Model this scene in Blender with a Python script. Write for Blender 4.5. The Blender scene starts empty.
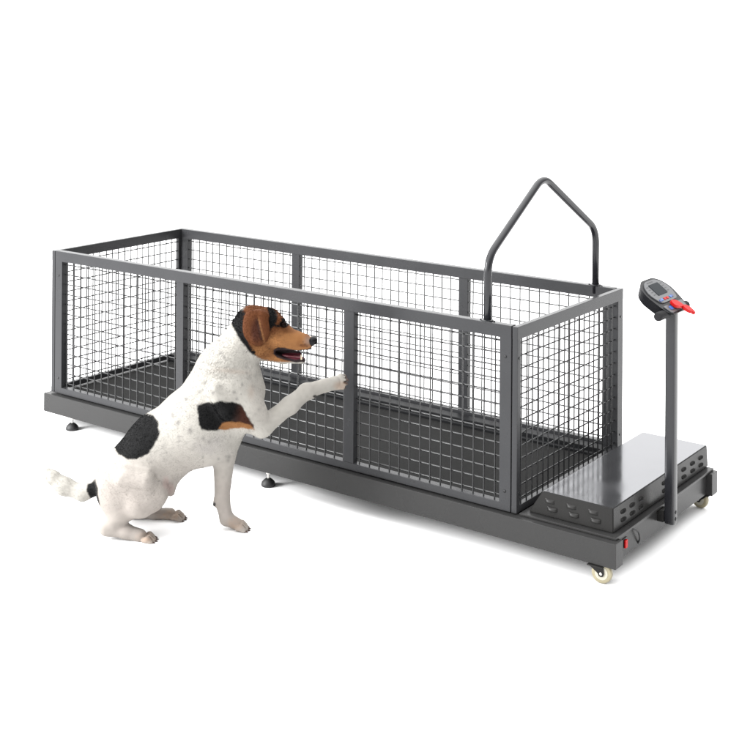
import bpy, bmesh, math, random
import numpy as np
from mathutils import Vector, Matrix
random.seed(4); rng = np.random.default_rng(4)
sc = bpy.context.scene
COL = sc.collection

# ------------------------------------------------------------------ camera
CAM = Vector((4.4552, -3.675, 1.7457)); YAW = -0.6292; ROLL = 0.0067; FPX = 1283.0
FWD = Vector((math.sin(YAW), math.cos(YAW), 0.0))
r0 = Vector((math.cos(YAW), -math.sin(YAW), 0.0)); u0 = Vector((0, 0, 1))
RGT = r0*math.cos(ROLL) + u0*math.sin(ROLL); UPV = -r0*math.sin(ROLL) + u0*math.cos(ROLL)
cd = bpy.data.cameras.new('camera'); cam = bpy.data.objects.new('camera', cd); COL.objects.link(cam)
cam.matrix_world = Matrix(((RGT.x, UPV.x, -FWD.x, CAM.x), (RGT.y, UPV.y, -FWD.y, CAM.y), (RGT.z, UPV.z, -FWD.z, CAM.z), (0, 0, 0, 1)))
cd.sensor_width = 36; cd.lens = FPX/750*36; cd.shift_x = -8.63/750; cd.shift_y = -349.36/750
cd.clip_start = 0.1; cd.clip_end = 300
sc.camera = cam

# ------------------------------------------------------------------ studio light (soft white surround, key from the front left)
w = bpy.data.worlds.new('World'); sc.world = w; w.use_nodes = True
nt = w.node_tree; N = nt.nodes; LK = nt.links; N.clear()
def nd(t, **k):
    n = N.new(t)
    for a, b in k.items(): setattr(n, a, b)
    return n
out = nd('ShaderNodeOutputWorld'); bg = nd('ShaderNodeBackground'); tc = nd('ShaderNodeTexCoord')
def wmath(op, a, b=None):
    n = nd('ShaderNodeMath', operation=op)
    for i, v in enumerate((a, b)):
        if v is None: continue
        if isinstance(v, (int, float)): n.inputs[i].default_value = v
        else: LK.new(v, n.inputs[i])
    return n.outputs[0]
def lobe(d, power, k):
    v = Vector(d).normalized()
    dt = nd('ShaderNodeVectorMath', operation='DOT_PRODUCT'); dt.inputs[1].default_value = v
    LK.new(tc.outputs['Generated'], dt.inputs[0])
    return wmath('MULTIPLY', wmath('POWER', wmath('MAXIMUM', dt.outputs['Value'], 0.0), power), k)
AMB, KEY, TOP = 0.45, 3.1, 3.4
key = lobe((-0.42, -0.86, 0.36), 4.0, KEY)
top = lobe((-0.15, 0.1, 1.0), 2.0, TOP)
back = lobe((-0.62, 0.78, 0.05), 2.0, 1.0)
tot = wmath('ADD', wmath('ADD', wmath('ADD', key, top), back), AMB)
LK.new(tot, bg.inputs['Strength']); bg.inputs['Color'].default_value = (1, 1, 1, 1)
LK.new(bg.outputs[0], out.inputs[0])
ld = bpy.data.lights.new('softbox', 'AREA'); ld.shape = 'RECTANGLE'; ld.size = 1.8; ld.size_y = 1.8; ld.energy = 80; ld.spread = math.radians(80)
lo = bpy.data.objects.new('softbox', ld); COL.objects.link(lo); lo.location = (-1.4, -3.5, 1.9)
lo.rotation_euler = (Vector((0.35, 0.0, 0.5))-Vector(lo.location)).to_track_quat('-Z', 'Y').to_euler()
sc.view_settings.view_transform = 'Standard'; sc.view_settings.look = 'None'
sc.view_settings.exposure = 0.45; sc.view_settings.gamma = 1.0

# ------------------------------------------------------------------ materials
def mat(name, base, rough=0.5, metal=0.0, spec=0.5, noise=0.0, nscale=20, bump=0.0, bscale=200, rvar=0.0, coat=0.0, aniso=None):
    m = bpy.data.materials.new(name); m.use_nodes = True
    t = m.node_tree; b = t.nodes['Principled BSDF']; L = t.links
    b.inputs['Base Color'].default_value = (*base, 1); b.inputs['Roughness'].default_value = rough
    b.inputs['Metallic'].default_value = metal; b.inputs['Specular IOR Level'].default_value = spec
    b.inputs['Coat Weight'].default_value = coat
    co = t.nodes.new('ShaderNodeTexCoord')
    src = co.outputs['Object']
    if aniso:
        mp = t.nodes.new('ShaderNodeMapping'); mp.inputs['Scale'].default_value = aniso
        L.new(src, mp.inputs[0]); src = mp.outputs[0]
    if noise or rvar:
        n = t.nodes.new('ShaderNodeTexNoise'); n.inputs['Scale'].default_value = nscale; n.inputs['Detail'].default_value = 5
        L.new(src, n.inputs['Vector'])
        if noise:
            r = t.nodes.new('ShaderNodeMapRange'); r.inputs['From Min'].default_value = .25; r.inputs['From Max'].default_value = .75
            r.inputs['To Min'].default_value = 1-noise; r.inputs['To Max'].default_value = 1+noise
            v = t.nodes.new('ShaderNodeVectorMath'); v.operation = 'SCALE'; v.inputs[0].default_value = base
            L.new(n.outputs[0], r.inputs[0]); L.new(r.outputs[0], v.inputs['Scale']); L.new(v.outputs[0], b.inputs['Base Color'])
        if rvar:
            r = t.nodes.new('ShaderNodeMapRange'); r.inputs['From Min'].default_value = .3; r.inputs['From Max'].default_value = .7
            r.inputs['To Min'].default_value = max(0.02, rough-rvar); r.inputs['To Max'].default_value = rough+rvar
            L.new(n.outputs[0], r.inputs[0]); L.new(r.outputs[0], b.inputs['Roughness'])
    if bump:
        n2 = t.nodes.new('ShaderNodeTexNoise'); n2.inputs['Scale'].default_value = bscale; n2.inputs['Detail'].default_value = 3
        L.new(src, n2.inputs['Vector'])
        bp = t.nodes.new('ShaderNodeBump'); bp.inputs['Strength'].default_value = bump; bp.inputs['Distance'].default_value = 0.002
        L.new(n2.outputs[0], bp.inputs['Height']); L.new(bp.outputs[0], b.inputs['Normal'])
    return m
M = {}
M['paint'] = mat('grey_paint', (0.0245, 0.0249, 0.0264), 0.26, 0.0, 0.16, 0.05, 6, 0.14, 260, 0.035)
M['base'] = mat('base_paint', (0.0225, 0.0223, 0.0222), 0.28, 0.0, 0.15, 0.05, 5, 0.14, 260, 0.035)
M['wire'] = mat('wire_zinc', (0.018, 0.0183, 0.019), 0.24, 0.3, 0.5, 0.2, 60)
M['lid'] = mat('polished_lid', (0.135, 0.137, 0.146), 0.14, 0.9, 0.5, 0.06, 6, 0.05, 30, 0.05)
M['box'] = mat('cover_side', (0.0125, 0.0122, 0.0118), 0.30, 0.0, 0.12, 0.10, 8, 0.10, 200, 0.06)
M['slot'] = mat('slot_shade', (0.004, 0.004, 0.004), 0.8, 0, 0.1)
M['belt'] = mat('running_belt', (0.0066, 0.0066, 0.0064), 0.7, 0, 0.07, 0.10, 40, 0.5, 500)
M['rail'] = mat('deck_rail', (0.005, 0.0053, 0.006), 0.5, 0.0, 0.12, 0.12, 20, 0.1, 300)
M['tube'] = mat('tube_paint', (0.010, 0.0103, 0.012), 0.20, 0.0, 0.35, 0.1, 12, 0.06, 200, 0.06)
M['rubber'] = mat('black_rubber', (0.011, 0.011, 0.0115), 0.55, 0, 0.35, 0.1, 60, 0.2, 400)
M['foam'] = mat('foam_grip', (0.009, 0.009, 0.010), 0.7, 0, 0.15, 0.1, 60, 0.4, 600)
M['plastic'] = mat('console_shell', (0.005, 0.0053, 0.0065), 0.33, 0, 0.15, 0.06, 40, 0.15, 700)
M['plate'] = mat('console_plate', (0.048, 0.050, 0.054), 0.34, 0.0, 0.5, 0.05, 40)
M['screen'] = mat('console_screen', (0.006, 0.009, 0.012), 0.16, 0, 0.05)
M['mark'] = mat('console_mark', (0.012, 0.012, 0.015), 0.4)
M['red'] = mat('red_plastic', (0.34, 0.004, 0.004), 0.4, 0, 0.15, 0.05, 60)
M['blue'] = mat('blue_key', (0.02, 0.085, 0.28), 0.35)
M['darkblue'] = mat('dark_blue_key', (0.012, 0.03, 0.12), 0.35)
M['cream'] = mat('cream_wheel', (0.22, 0.195, 0.125), 0.3, 0, 0.5, 0.1, 60)
M['cream2'] = mat('pale_hub', (0.32, 0.305, 0.25), 0.35, 0, 0.5, 0.08, 60)
M['steel'] = mat('steel', (0.45, 0.44, 0.42), 0.28, 0.9, 0.5, 0.1, 80)
M['screw'] = mat('black_screw', (0.008, 0.008, 0.009), 0.35, 0.4)
M['floor'] = mat('white_floor', (0.80, 0.80, 0.80), 0.9, 0, 0.0)

# ------------------------------------------------------------------ helpers
def link(name, bm, m, parent=None, smooth=False, auto=None):
    me = bpy.data.meshes.new(name); bmesh.ops.recalc_face_normals(bm, faces=bm.faces[:]); bm.to_mesh(me); bm.free()
    ms = m if isinstance(m, (list, tuple)) else [m]
    for x in ms: me.materials.append(x)
    if smooth or auto:
        me.polygons.foreach_set('use_smooth', [True]*len(me.polygons))
        if auto:
            me.set_sharp_from_angle(angle=math.radians(auto))
    o = bpy.data.objects.new(name, me); COL.objects.link(o)
    if parent: o.parent = parent
    if auto:
        wn = o.modifiers.new('weighted', 'WEIGHTED_NORMAL'); wn.keep_sharp = True; wn.weight = 90
    return o
def merge(bm, b2, mi=0):
    vm = {}
    for v in b2.verts: vm[v] = bm.verts.new(v.co)
    for f_ in b2.faces:
        try:
            nf = bm.faces.new([vm[v] for v in f_.verts]); nf.material_index = mi; nf.smooth = f_.smooth
        except ValueError: pass
    b2.free()
def box(bm, x0, x1, y0, y1, z0, z1, bev=0.003, mi=0, seg=2):
    b = bmesh.new(); bmesh.ops.create_cube(b, size=1)
    for v in b.verts:
        v.co = Vector((x0+(v.co.x+.5)*(x1-x0), y0+(v.co.y+.5)*(y1-y0), z0+(v.co.z+.5)*(z1-z0)))
    if bev: bmesh.ops.bevel(b, geom=b.edges[:], offset=bev, segments=seg, affect='EDGES', profile=.6)
    merge(bm, b, mi)
def cyl(bm, a, b_, r, r2=None, n=16, mi=0, caps=True):
    a = Vector(a); b_ = Vector(b_); r2 = r if r2 is None else r2
    d = (b_-a).normalized(); s = d.orthogonal().normalized(); t = d.cross(s)
    A = [bm.verts.new(a+(s*math.cos(i*2*math.pi/n)+t*math.sin(i*2*math.pi/n))*r) for i in range(n)]
    B = [bm.verts.new(b_+(s*math.cos(i*2*math.pi/n)+t*math.sin(i*2*math.pi/n))*r2) for i in range(n)]
    for i in range(n):
        f_ = bm.faces.new((A[i], A[(i+1) % n], B[(i+1) % n], B[i])); f_.material_index = mi
    if caps:
        f_ = bm.faces.new(A[::-1]); f_.material_index = mi
        f_ = bm.faces.new(B); f_.material_index = mi
def lathe(bm, c, axis, prof, n=28, mi=0):      # prof: (along, radius)
    c = Vector(c); d = Vector(axis).normalized(); s = d.orthogonal().normalized(); t = d.cross(s)
    rings = []
    for (h, r) in prof:
        rings.append([bm.verts.new(c+d*h+(s*math.cos(i*2*math.pi/n)+t*math.sin(i*2*math.pi/n))*max(r, 1e-4)) for i in range(n)])
    for A, B in zip(rings, rings[1:]):
        for i in range(n):
            f_ = bm.faces.new((A[i], A[(i+1) % n], B[(i+1) % n], B[i])); f_.material_index = mi
    for R_ in (rings[0][::-1], rings[-1]):
        f_ = bm.faces.new(R_); f_.material_index = mi
def tube(bm, pts, r, n=14, mi=0):
    pts = [Vector(p_) for p_ in pts]; rings = []; prev = None
    for i, p_ in enumerate(pts):
        d = (pts[min(i+1, len(pts)-1)]-pts[max(i-1, 0)]).normalized()
        s = d.orthogonal().normalized() if prev is None else (prev-d*prev.dot(d)).normalized()
        prev = s; t = d.cross(s)
        rings.append([bm.verts.new(p_+(s*math.cos(k*2*math.pi/n)+t*math.sin(k*2*math.pi/n))*r) for k in range(n)])
    for A, B in zip(rings, rings[1:]):
        for k in range(n):
            f_ = bm.faces.new((A[k], A[(k+1) % n], B[(k+1) % n], B[k])); f_.material_index = mi
    bm.faces.new(rings[0][::-1]).material_index = mi; bm.faces.new(rings[-1]).material_index = mi
def fillet(pts, rad, seg=8):
    pts = [Vector(p_) for p_ in pts]; o = [pts[0]]
    for i in range(1, len(pts)-1):
        a, b, c = pts[i-1], pts[i], pts[i+1]
        d1 = (a-b).normalized(); d2 = (c-b).normalized()
        p1 = b+d1*rad; p2 = b+d2*rad
        for k in range(seg+1):
            t = k/seg; o.append(p1*(1-t)**2+b*2*t*(1-t)+p2*t*t)
    o.append(pts[-1]); return o

# ------------------------------------------------------------------ floor
bm = bmesh.new(); vs = [bm.verts.new(p_) for p_ in ((-60, -30, 0), (60, -30, 0), (60, 110, 0), (-60, 110, 0))]; bm.faces.new(vs)
fl = link('floor', bm, M['floor']); fl['kind'] = 'structure'

# ------------------------------------------------------------------ treadmill
L, W, X2, YB = 2.334, 0.795, 2.702, 0.814
Z0, Z1 = 0.058, 0.1376; ZT = Z1+0.62
tm = bpy.data.objects.new('dog_treadmill', None); COL.objects.link(tm); tm.location = (0, 0, 0); tm.empty_display_size = .1
tm['label'] = 'long grey caged dog treadmill with wire mesh sides, hoop handle and control console'
tm['category'] = 'dog treadmill'
# base
for y0, y1 in ((-0.022, 0.030), (YB-0.052, YB)):
    bm = bmesh.new(); box(bm, -0.022, X2, y0, y1, Z0, Z1, .003)
    link('base_beam', bm, M['base'], tm, auto=40)
bm = bmesh.new(); box(bm, -0.020, 0.03, 0.031, YB-0.053, Z0+.002, Z1-.001, .003); link('end_beam', bm, M['base'], tm, auto=40)
bm = bmesh.new(); box(bm, X2-0.07, X2-0.022, 0.031, YB-0.053, Z0+.003, Z1-.003, .003); eb = link('end_beam', bm, M['base'], tm, auto=40)
# deck
bm = bmesh.new(); box(bm, 0.02, 2.33, 0.045, 0.075, Z1-.03, Z1+.012, .003); link('deck_rail', bm, M['rail'], tm, auto=40)
bm = bmesh.new(); box(bm, 0.02, 2.33, 0.70, 0.752, Z1-.03, Z1+.026, .004); box(bm, 0.02, 2.33, 0.676, 0.6985, Z1-.03, Z1+.012, .003)
link('deck_rail', bm, M['rail'], tm, auto=40)
bm = bmesh.new()
x0, x1, y0, y1 = 0.05, 2.31, 0.082, 0.672
pr = []
for k in range(9):
    a = math.pi/2+math.pi*k/8; pr.append((x0+.022*math.cos(a), Z1-.0185+.022*math.sin(a)))
for k in range(9):
    a = -math.pi/2+math.pi*k/8; pr.append((x1+.022*math.cos(a), Z1-.0185+.022*math.sin(a)))
A = [bm.verts.new((x, y0, z)) for x, z in pr]; B = [bm.verts.new((x, y1, z)) for x, z in pr]
for i in range(len(pr)): bm.faces.new((A[i], A[(i+1) % len(pr)], B[(i+1) % len(pr)], B[i]))
bm.faces.new(A); bm.faces.new(B)
link('running_belt', bm, M['belt'], tm, auto=40)
bm = bmesh.new(); box(bm, 0.03, X2-.072, 0.031, YB-.053, Z0+.012, Z0+.018, 0); link('bottom_pan', bm, M['rail'], tm)

# cage panels: frame > post, wire_mesh, screw
T = 0.044; D = 0.030
def wiremesh(name, parent, o, du, lu, lv, su, sv, nrm, offu=None, offv=None):
    """grid of round wires in the plane spanned by du (horizontal) and z"""
    bm = bmesh.new(); o = Vector(o); du = Vector(du); n = Vector(nrm); R = 0.0026
    u = (su*.55 if offu is None else offu)
    while u < lu:
        j = random.uniform(-.0012, .0012); j2 = j+random.uniform(-.001, .001)
        cyl(bm, o+du*(u+j)+n*R, o+du*(u+j2)+Vector((0, 0, lv))+n*R, R, n=7, caps=False); u += su
    v = (sv*.45 if offv is None else offv)
    while v < lv:
        j = random.uniform(-.0010, .0010)
        cyl(bm, o+Vector((0, 0, v+j))-n*R, o+du*lu+Vector((0, 0, v-j))-n*R, R, n=7, caps=False); v += sv
    return link(name, bm, M['wire'], parent, smooth=True)
def panel_long(y, face, posts, zlow, xa, xb):
    # y = outer face, face=+1 front (outer towards -y) or -1 back
    ya, yb = (y, y+D) if face > 0 else (y-D, y)
    bm = bmesh.new()
    box(bm, xa, xb, ya, yb, ZT-T, ZT, .0025)
    box(bm, xa, xb, ya, yb, Z1+.0045, zlow, .0025)
    box(bm, xa, xa+T, ya+.0003, yb-.0003, zlow-.004, ZT-T+.004, .0025)
    box(bm, xb-T, xb, ya+.0003, yb-.0003, zlow-.004, ZT-T+.004, .0025)
    fr = link('cage_panel', bm, M['paint'], tm, auto=40)
    for (pa, pb) in posts:
        b = bmesh.new(); box(b, pa, pb, ya+.003, yb-.001, zlow-.003, ZT-T+.003, .0025)
        link('post', b, M['paint'], fr, auto=40)
    ym = ya+.018 if face > 0 else yb-.018
    edges = [xa+T]+[q for p_ in posts for q in p_]+[xb-T]
    for i in range(0, len(edges), 2):
        wiremesh('wire_mesh', fr, (edges[i]-.004, ym, zlow-.004), (1, 0, 0), edges[i+1]-edges[i]+.008, ZT-T-zlow+.008, 0.0436, 0.0430, (0, -face, 0))
    for x in (xa+T/2, xb-T/2):
        for z in (Z1+.07, ZT-.105):
            s = bmesh.new(); lathe(s, (x, y+.001*face, z), (0, -face, 0), [(0, .0052), (.0022, .0050), (.0032, .003), (.0032, 0)], n=14)
            link('screw', s, M['screw'], fr, smooth=True)
    return fr
panel_long(0.0, 1, [(0.757, 0.797), (1.610, 1.655)], 0.168, 0.023, 2.310)
panel_long(W, -1, [(0.716, 0.760), (1.610, 1.655)], 0.172, 0.023, 2.310)
def panel_end(x, face):
    xa, xb = (x-.0205, x) if face > 0 else (x, x+.0205)
    zl = 0.165
    bm = bmesh.new()
    box(bm, xa, xb, 0, W, ZT-T, ZT-.001, .0025); box(bm, xa, xb, 0, W, Z1+.0045, zl, .0025)
    box(bm, xa+.0003, xb-.0003, 0.0004, T-.021, zl-.004, ZT-T+.004, .0025); box(bm, xa+.0003, xb-.0003, W-T, W-.0004, zl-.004, ZT-T+.004, .0025)
    fr = link('cage_panel', bm, M['paint'], tm, auto=40)
    wiremesh('wire_mesh', fr, ((xa+xb)/2, T-.025, zl-.004), (0, 1, 0), W-2*T+.027, ZT-T-zl+.008, 0.0376, 0.0430, (face, 0, 0))
    for y in (T/2-.0105, W-T/2):
        for z in (Z1+.07, ZT-.105):
            s = bmesh.new(); lathe(s, (x-.001*face, y, z), (face, 0, 0), [(0, .0045), (.0022, .0043), (.003, .003), (.003, 0)], n=12)
            link('screw', s, M['screw'], fr, smooth=True)
panel_end(L, 1); panel_end(0.0, -1)

# hoop handle
xh = 2.238
pts = fillet([(2.207, .018, ZT-.03), (2.207, .018, .968), (2.205, W/2, 1.207), (2.226, W-.018, .972), (2.226, W-.018, ZT-.03)], .055, 10)
bm = bmesh.new(); tube(bm, pts, .0136, 20)
hp = link('hoop_handle', bm, M['tube'], tm, smooth=True)
for xh, y in ((2.207, .018), (2.226, W-.018)):
    bm = bmesh.new(); lathe(bm, (xh, y, ZT), (0, 0, 1), [(0, .0205), (.0035, .0205), (.005, .018), (.005, .013)], n=24)
    for sx in (-1, 1): lathe(bm, (xh+.026*sx, y, ZT), (0, 0, 1), [(0, .004), (.003, .004), (.004, .002)], n=10)
    link('flange', bm, M['tube'], hp, auto=40)

# motor cover
bx0, bx1, by0, by1, bz0, bz1 = 2.362, 2.668, 0.030, 0.808, Z1+.010, 0.2255
bm = bmesh.new(); box(bm, 2.342, 2.690, 0.004, 0.806, Z1+.001, Z1+.009, .002); link('cover_tray', bm, M['base'], tm, auto=40)
bm = bmesh.new()
tl = 2.412
cr = [(bx0, by0, bz0), (bx1, by0, bz0), (bx1, by1, bz0), (bx0, by1, bz0), (tl, by0+.004, bz1), (bx1-.003, by0+.004, bz1), (bx1-.003, by1-.004, bz1), (tl, by1-.004, bz1)]
V = [bm.verts.new(c) for c in cr]
for ff in ((0, 1, 2, 3), (0, 1, 5, 4), (1, 2, 6, 5), (2, 3, 7, 6), (3, 0, 4, 7), (4, 5, 6, 7)): bm.faces.new([V[i] for i in ff])
bmesh.ops.bevel(bm, geom=bm.edges[:], offset=.003, segments=3, affect='EDGES')
bm.normal_update()
for f_ in bm.faces:
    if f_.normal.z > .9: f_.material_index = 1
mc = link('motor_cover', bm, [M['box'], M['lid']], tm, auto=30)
# louvres: front (pressed scoops), right side (dark slots)
def louvre(c, ax_u, nrm, lu, lv):
    bm = bmesh.new(); c = Vector(c); u = Vector(ax_u); n = Vector(nrm); z = Vector((0, 0, 1))
    nu, nv = 10, 6; g = []
    for i in range(nu+1):
        row = []
        for j in range(nv+1):
            a = i/nu*2-1; b = j/nv
            h = max(0, 1-a*a)**.5*math.sin(b*math.pi/2)**.7*.0065
            row.append(bm.verts.new(c+u*a*lu/2+z*(.5-b)*lv+n*(h+.0004)))
        g.append(row)
    for i in range(nu):
        for j in range(nv): bm.faces.new((g[i][j], g[i+1][j], g[i+1][j+1], g[i][j+1]))
    # black face standing in for the shaded opening under the lip
    lo = [bm.verts.new(c+u*(i/nu*2-1)*lu/2-z*lv/2+n*.0004) for i in range(nu+1)]
    for i in range(nu):
        f_ = bm.faces.new((g[i][nv], g[i+1][nv], lo[i+1], lo[i])); f_.material_index = 1
    return link('louvre', bm, [M['box'], M['slot']], mc, smooth=True)
for i in range(3):
    for j in range(2):
        louvre((2.440+.078*i+(.01 if j else 0), by0-.0005+(.0033*(1-j)), .199-.024*j), (1, 0, 0), (0, -1, 0), .034, .012)
def slot(c, lu, lv):
    bm = bmesh.new(); n = 16; c = Vector(c); A = []; B = []
    for k in range(n):
        a = k*2*math.pi/n; dy = math.copysign(abs(math.cos(a))**.6, math.cos(a))*lu/2; dz = math.copysign(abs(math.sin(a))**.6, math.sin(a))*lv/2
        A.append(bm.verts.new(c+Vector((.0030, dy, dz)))); B.append(bm.verts.new(c+Vector((-.003, dy*1.15, dz*1.2))))
    C_ = [bm.verts.new(v.co+Vector((-.0014, 0, 0))+ (c-v.co)*.18) for v in A]
    for i in range(n):
        bm.faces.new((A[i], A[(i+1) % n], B[(i+1) % n], B[i])); bm.faces.new((A[i], A[(i+1) % n], C_[(i+1) % n], C_[i]))
    f_ = bm.faces.new(C_); f_.material_index = 1  # closed black face stands in for the shade inside the hole
    return link('louvre', bm, [M['box'], M['slot']], mc, smooth=False)
ys = [.105, .172, .238, .395+.03, .590, .668, .742]
for i, y in enumerate(ys):
    for j in range(2):
        if i > 6: continue
        slot((bx1-.0005+(-.0012 if j == 0 else 0), y, .196-.026*j), .032, .012)
# power switch and cable on the end beam
bm = bmesh.new(); box(bm, X2-.022, X2-.019, .070, .099, .085, .121, .001); sw = link('power_switch', bm, M['screw'], tm)
bm = bmesh.new(); box(bm, X2-.019, X2-.013, .076, .093, .090, .116, .0025); link('rocker', bm, M['red'], sw, auto=40)
bm = bmesh.new(); tube(bm, fillet([(X2-.030, .108, .137), (X2-.010, .125, .139), (X2-.010, .165, .118), (X2-.014, .185, .085), (X2-.03, .19, .058)], .012, 5), .0028, 8)
link('power_cable', bm, M['rubber'], tm, smooth=True)

# levelling feet
foots = [(0.135, .004), (1.2513, .004), (0.135, YB-.026), (1.2513, YB-.026)]
for x, y in foots:
    bm = bmesh.new(); lathe(bm, (x, y, 0), (0, 0, 1), [(0, .024), (.002, .0265), (.008, .027), (.016, .024), (.024, .016), (.029, .009), (.030, 0)], n=28)
    ft = link('levelling_foot', bm, M['rubber'], tm, smooth=True)
    bm = bmesh.new(); cyl(bm, (x, y, .028), (x, y, Z0+.004), .0052, n=12); lathe(bm, (x, y, .0455), (0, 0, 1), [(0, .009), (.006, .009)], n=6)
    link('threaded_stem', bm, M['steel'], ft, auto=40)
# casters
def caster(x, y, yawdeg, near=True):
    R_ = .0335; a = math.radians(yawdeg); rollv = Vector((math.cos(a), math.sin(a), 0)); ax = Vector((-math.sin(a), math.cos(a), 0))
    c = Vector((x, y, R_))
    bm = bmesh.new()
    pv = c-rollv*.016
    box(bm, pv.x-.026, pv.x+.026, pv.y-.022, pv.y+.022, Z0-.004, Z0-.0005, .001)
    for s in (-1, 1):
        off = ax*(.0125*s); th = ax*(.0016*s)
        prof = [pv+Vector((0, 0, Z0-.004-R_))-rollv*.022, pv+Vector((0, 0, Z0-.004-R_))+rollv*.024, c-Vector((0,0,0))+rollv*.0105, c+rollv*.007-Vector((0, 0, .008)), c-Vector((0, 0, .0105)), c-rollv*.007-Vector((0, 0, .008)), c-rollv*.0105]
        prof[0].z = prof[1].z = Z0-.004
        A = [bm.verts.new(q+off) for q in prof]; B = [bm.verts.new(q+off+th) for q in prof]
        for i in range(len(A)): bm.faces.new((A[i], A[(i+1) % len(A)], B[(i+1) % len(A)], B[i]))
        bm.faces.new(A); bm.faces.new(B)
    fk = link('caster', bm, M['box'], tm)
    bm = bmesh.new(); lathe(bm, c-ax*.0095, ax, [(0, .020), (0, .0295), (.003, .0325), (.006, R_), (.013, R_), (.016, .0325), (.019, .0295), (.019, .020)], n=36); wh = link('wheel', bm, M['cream'], fk, auto=50)
    bm = bmesh.new(); lathe(bm, c-ax*.0105, ax, [(0, .008), (.0, .021), (.021, .021), (.021, .008)], n=28); link('hub', bm, M['cream2'], wh, auto=40)
    bm = bmesh.new(); lathe(bm, c-ax*.0178, ax, [(0, .003), (.0015, .0048), (.034, .0048), (.0355, .003)], n=12); link('axle_bolt', bm, M['steel'], fk, auto=40)
caster(2.648, -.006, 8); caster(2.648, YB-.030, 172)

# console column
px, py = 2.722, .352
bm = bmesh.new(); box(bm, px-.019, px+.017, py-.0165, py+.0165, .092, .800, .009)
cp = link('console_post', bm, M['tube'], tm, auto=40)
for z in (.112, .134):
    s = bmesh.new(); lathe(s, (px+.0165, py, z), (1, 0, 0), [(0, .0062), (.002, .006), (.003, .003), (.003, 0)], n=14); link('screw', s, M['screw'], cp, smooth=True)
bm = bmesh.new(); box(bm, X2-.0215, px-.0185, py-.02, py+.02, .098, .137, .002); link('bracket', bm, M['box'], cp, auto=40)
bm = bmesh.new(); lathe(bm, (px+.003, py-.128, .804), (0, 1, 0), [(0, .009), (.003, .0135), (.010, .0150), (.230, .0150), (.237, .0135), (.240, .009)], n=24)
link('handle_bar', bm, M['foam'], cp, auto=40)
# console body in its own frame: s up the face, t across, n out of the face
th = math.radians(36)
S = Vector((-math.cos(th), 0, math.sin(th))); TT = Vector((0, 1, 0)); NN = Vector((math.sin(th), 0, math.cos(th)))
CO = Vector((2.752, py, .804))       # bottom centre of the face
def cpt(s, t, n=0): return CO+S*(s*.80)+TT*(t*1.08)+NN*n
def prism(outline, n0, n1, m, parent, name, bev=.004, inset=None, mi=0):
    bm = bmesh.new(); A = [bm.verts.new(cpt(s, t, n0)) for s, t in outline]
    if inset is None: B = [bm.verts.new(cpt(s, t, n1)) for s, t in outline]
    else:
        cs = sum(s for s, t in outline)/len(outline)
        B = [bm.verts.new(cpt(cs+(s-cs)*inset, t*inset, n1)) for s, t in outline]
    k = len(A)
    for i in range(k): bm.faces.new((A[i], A[(i+1) % k], B[(i+1) % k], B[i]))
    bm.faces.new(A); bm.faces.new(B)
    if bev: bmesh.ops.bevel(bm, geom=bm.edges[:], offset=bev, segments=3, affect='EDGES')
    return link(name, bm, m, parent, auto=35)
def rounded(pts, rad, seg=5):
    o = []; n = len(pts)
    for i in range(n):
        a, b, c = Vector(pts[i-1]), Vector(pts[i]), Vector(pts[(i+1) % n])
        r_ = min(rad, (a-b).length*.45, (c-b).length*.45)
        p1 = b+(a-b).normalized()*r_; p2 = b+(c-b).normalized()*r_
        for k in range(seg+1):
            t = k/seg; q = p1*(1-t)**2+b*2*t*(1-t)+p2*t*t; o.append((q.x, q.y))
    return o
ol = rounded([(0, -.066), (.045, -.082), (.120, -.094), (.165, -.078), (.192, -.045), (.192, .045), (.165, .078), (.120, .094), (.045, .082), (0, .066)], .02)
cb = prism(ol, 0, -.040, M['plastic'], cp, 'console', bev=.003, inset=.80)
ol2 = rounded([(.062, -.060), (.118, -.078), (.158, -.064), (.180, -.036), (.180, .036), (.158, .064), (.118, .078), (.062, .060)], .018)
prism(ol2, -.001, .0035, M['plate'], cb, 'face_plate', bev=.001)
prism(rounded([(.008, -.058), (.048, -.070), (.048, .070), (.008, .058)], .008), -.001, .003, M['plate'], cb, 'key_plate', bev=.001)
prism(rounded([(.100, -.034), (.160, -.034), (.160, .034), (.100, .034)], .003), .003, .0050, M['screen'], cb, 'screen', bev=.0007)
for (s, t, m_) in ((.078, -.040, 'blue'), (.076, -.053, 'darkblue'), (.078, -.018, 'red'), (.078, .000, 'red'), (.078, .024, 'blue'), (.079, .036, 'darkblue')):
    prism(rounded([(s-.006, t-.0065), (s+.006, t-.0065), (s+.006, t+.0065), (s-.006, t+.0065)], .003), .003, .0052, M[m_], cb, 'button', bev=.0008)
for (s, t) in ((.030, -.036),):
    prism(rounded([(s-.009, t-.009), (s+.009, t-.009), (s+.009, t+.009), (s-.009, t+.009)], .003), .0028, .0048, M['blue'], cb, 'button', bev=.0008)
def flat(s0, s1, t0, t1, n=.0040):
    bm = bmesh.new(); bm.faces.new([bm.verts.new(cpt(s, t, n)) for s, t in ((s0, t0), (s1, t0), (s1, t1), (s0, t1))]); link('printed_mark', bm, M['mark'], cb)
for t in (-.022, -.006, .008): flat(.168, .1735, t-.005, t+.006)
for s in (.108, .122, .136, .150):
    flat(s, s+.004, -.056, -.042); flat(s, s+.004, .042, .056)
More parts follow.
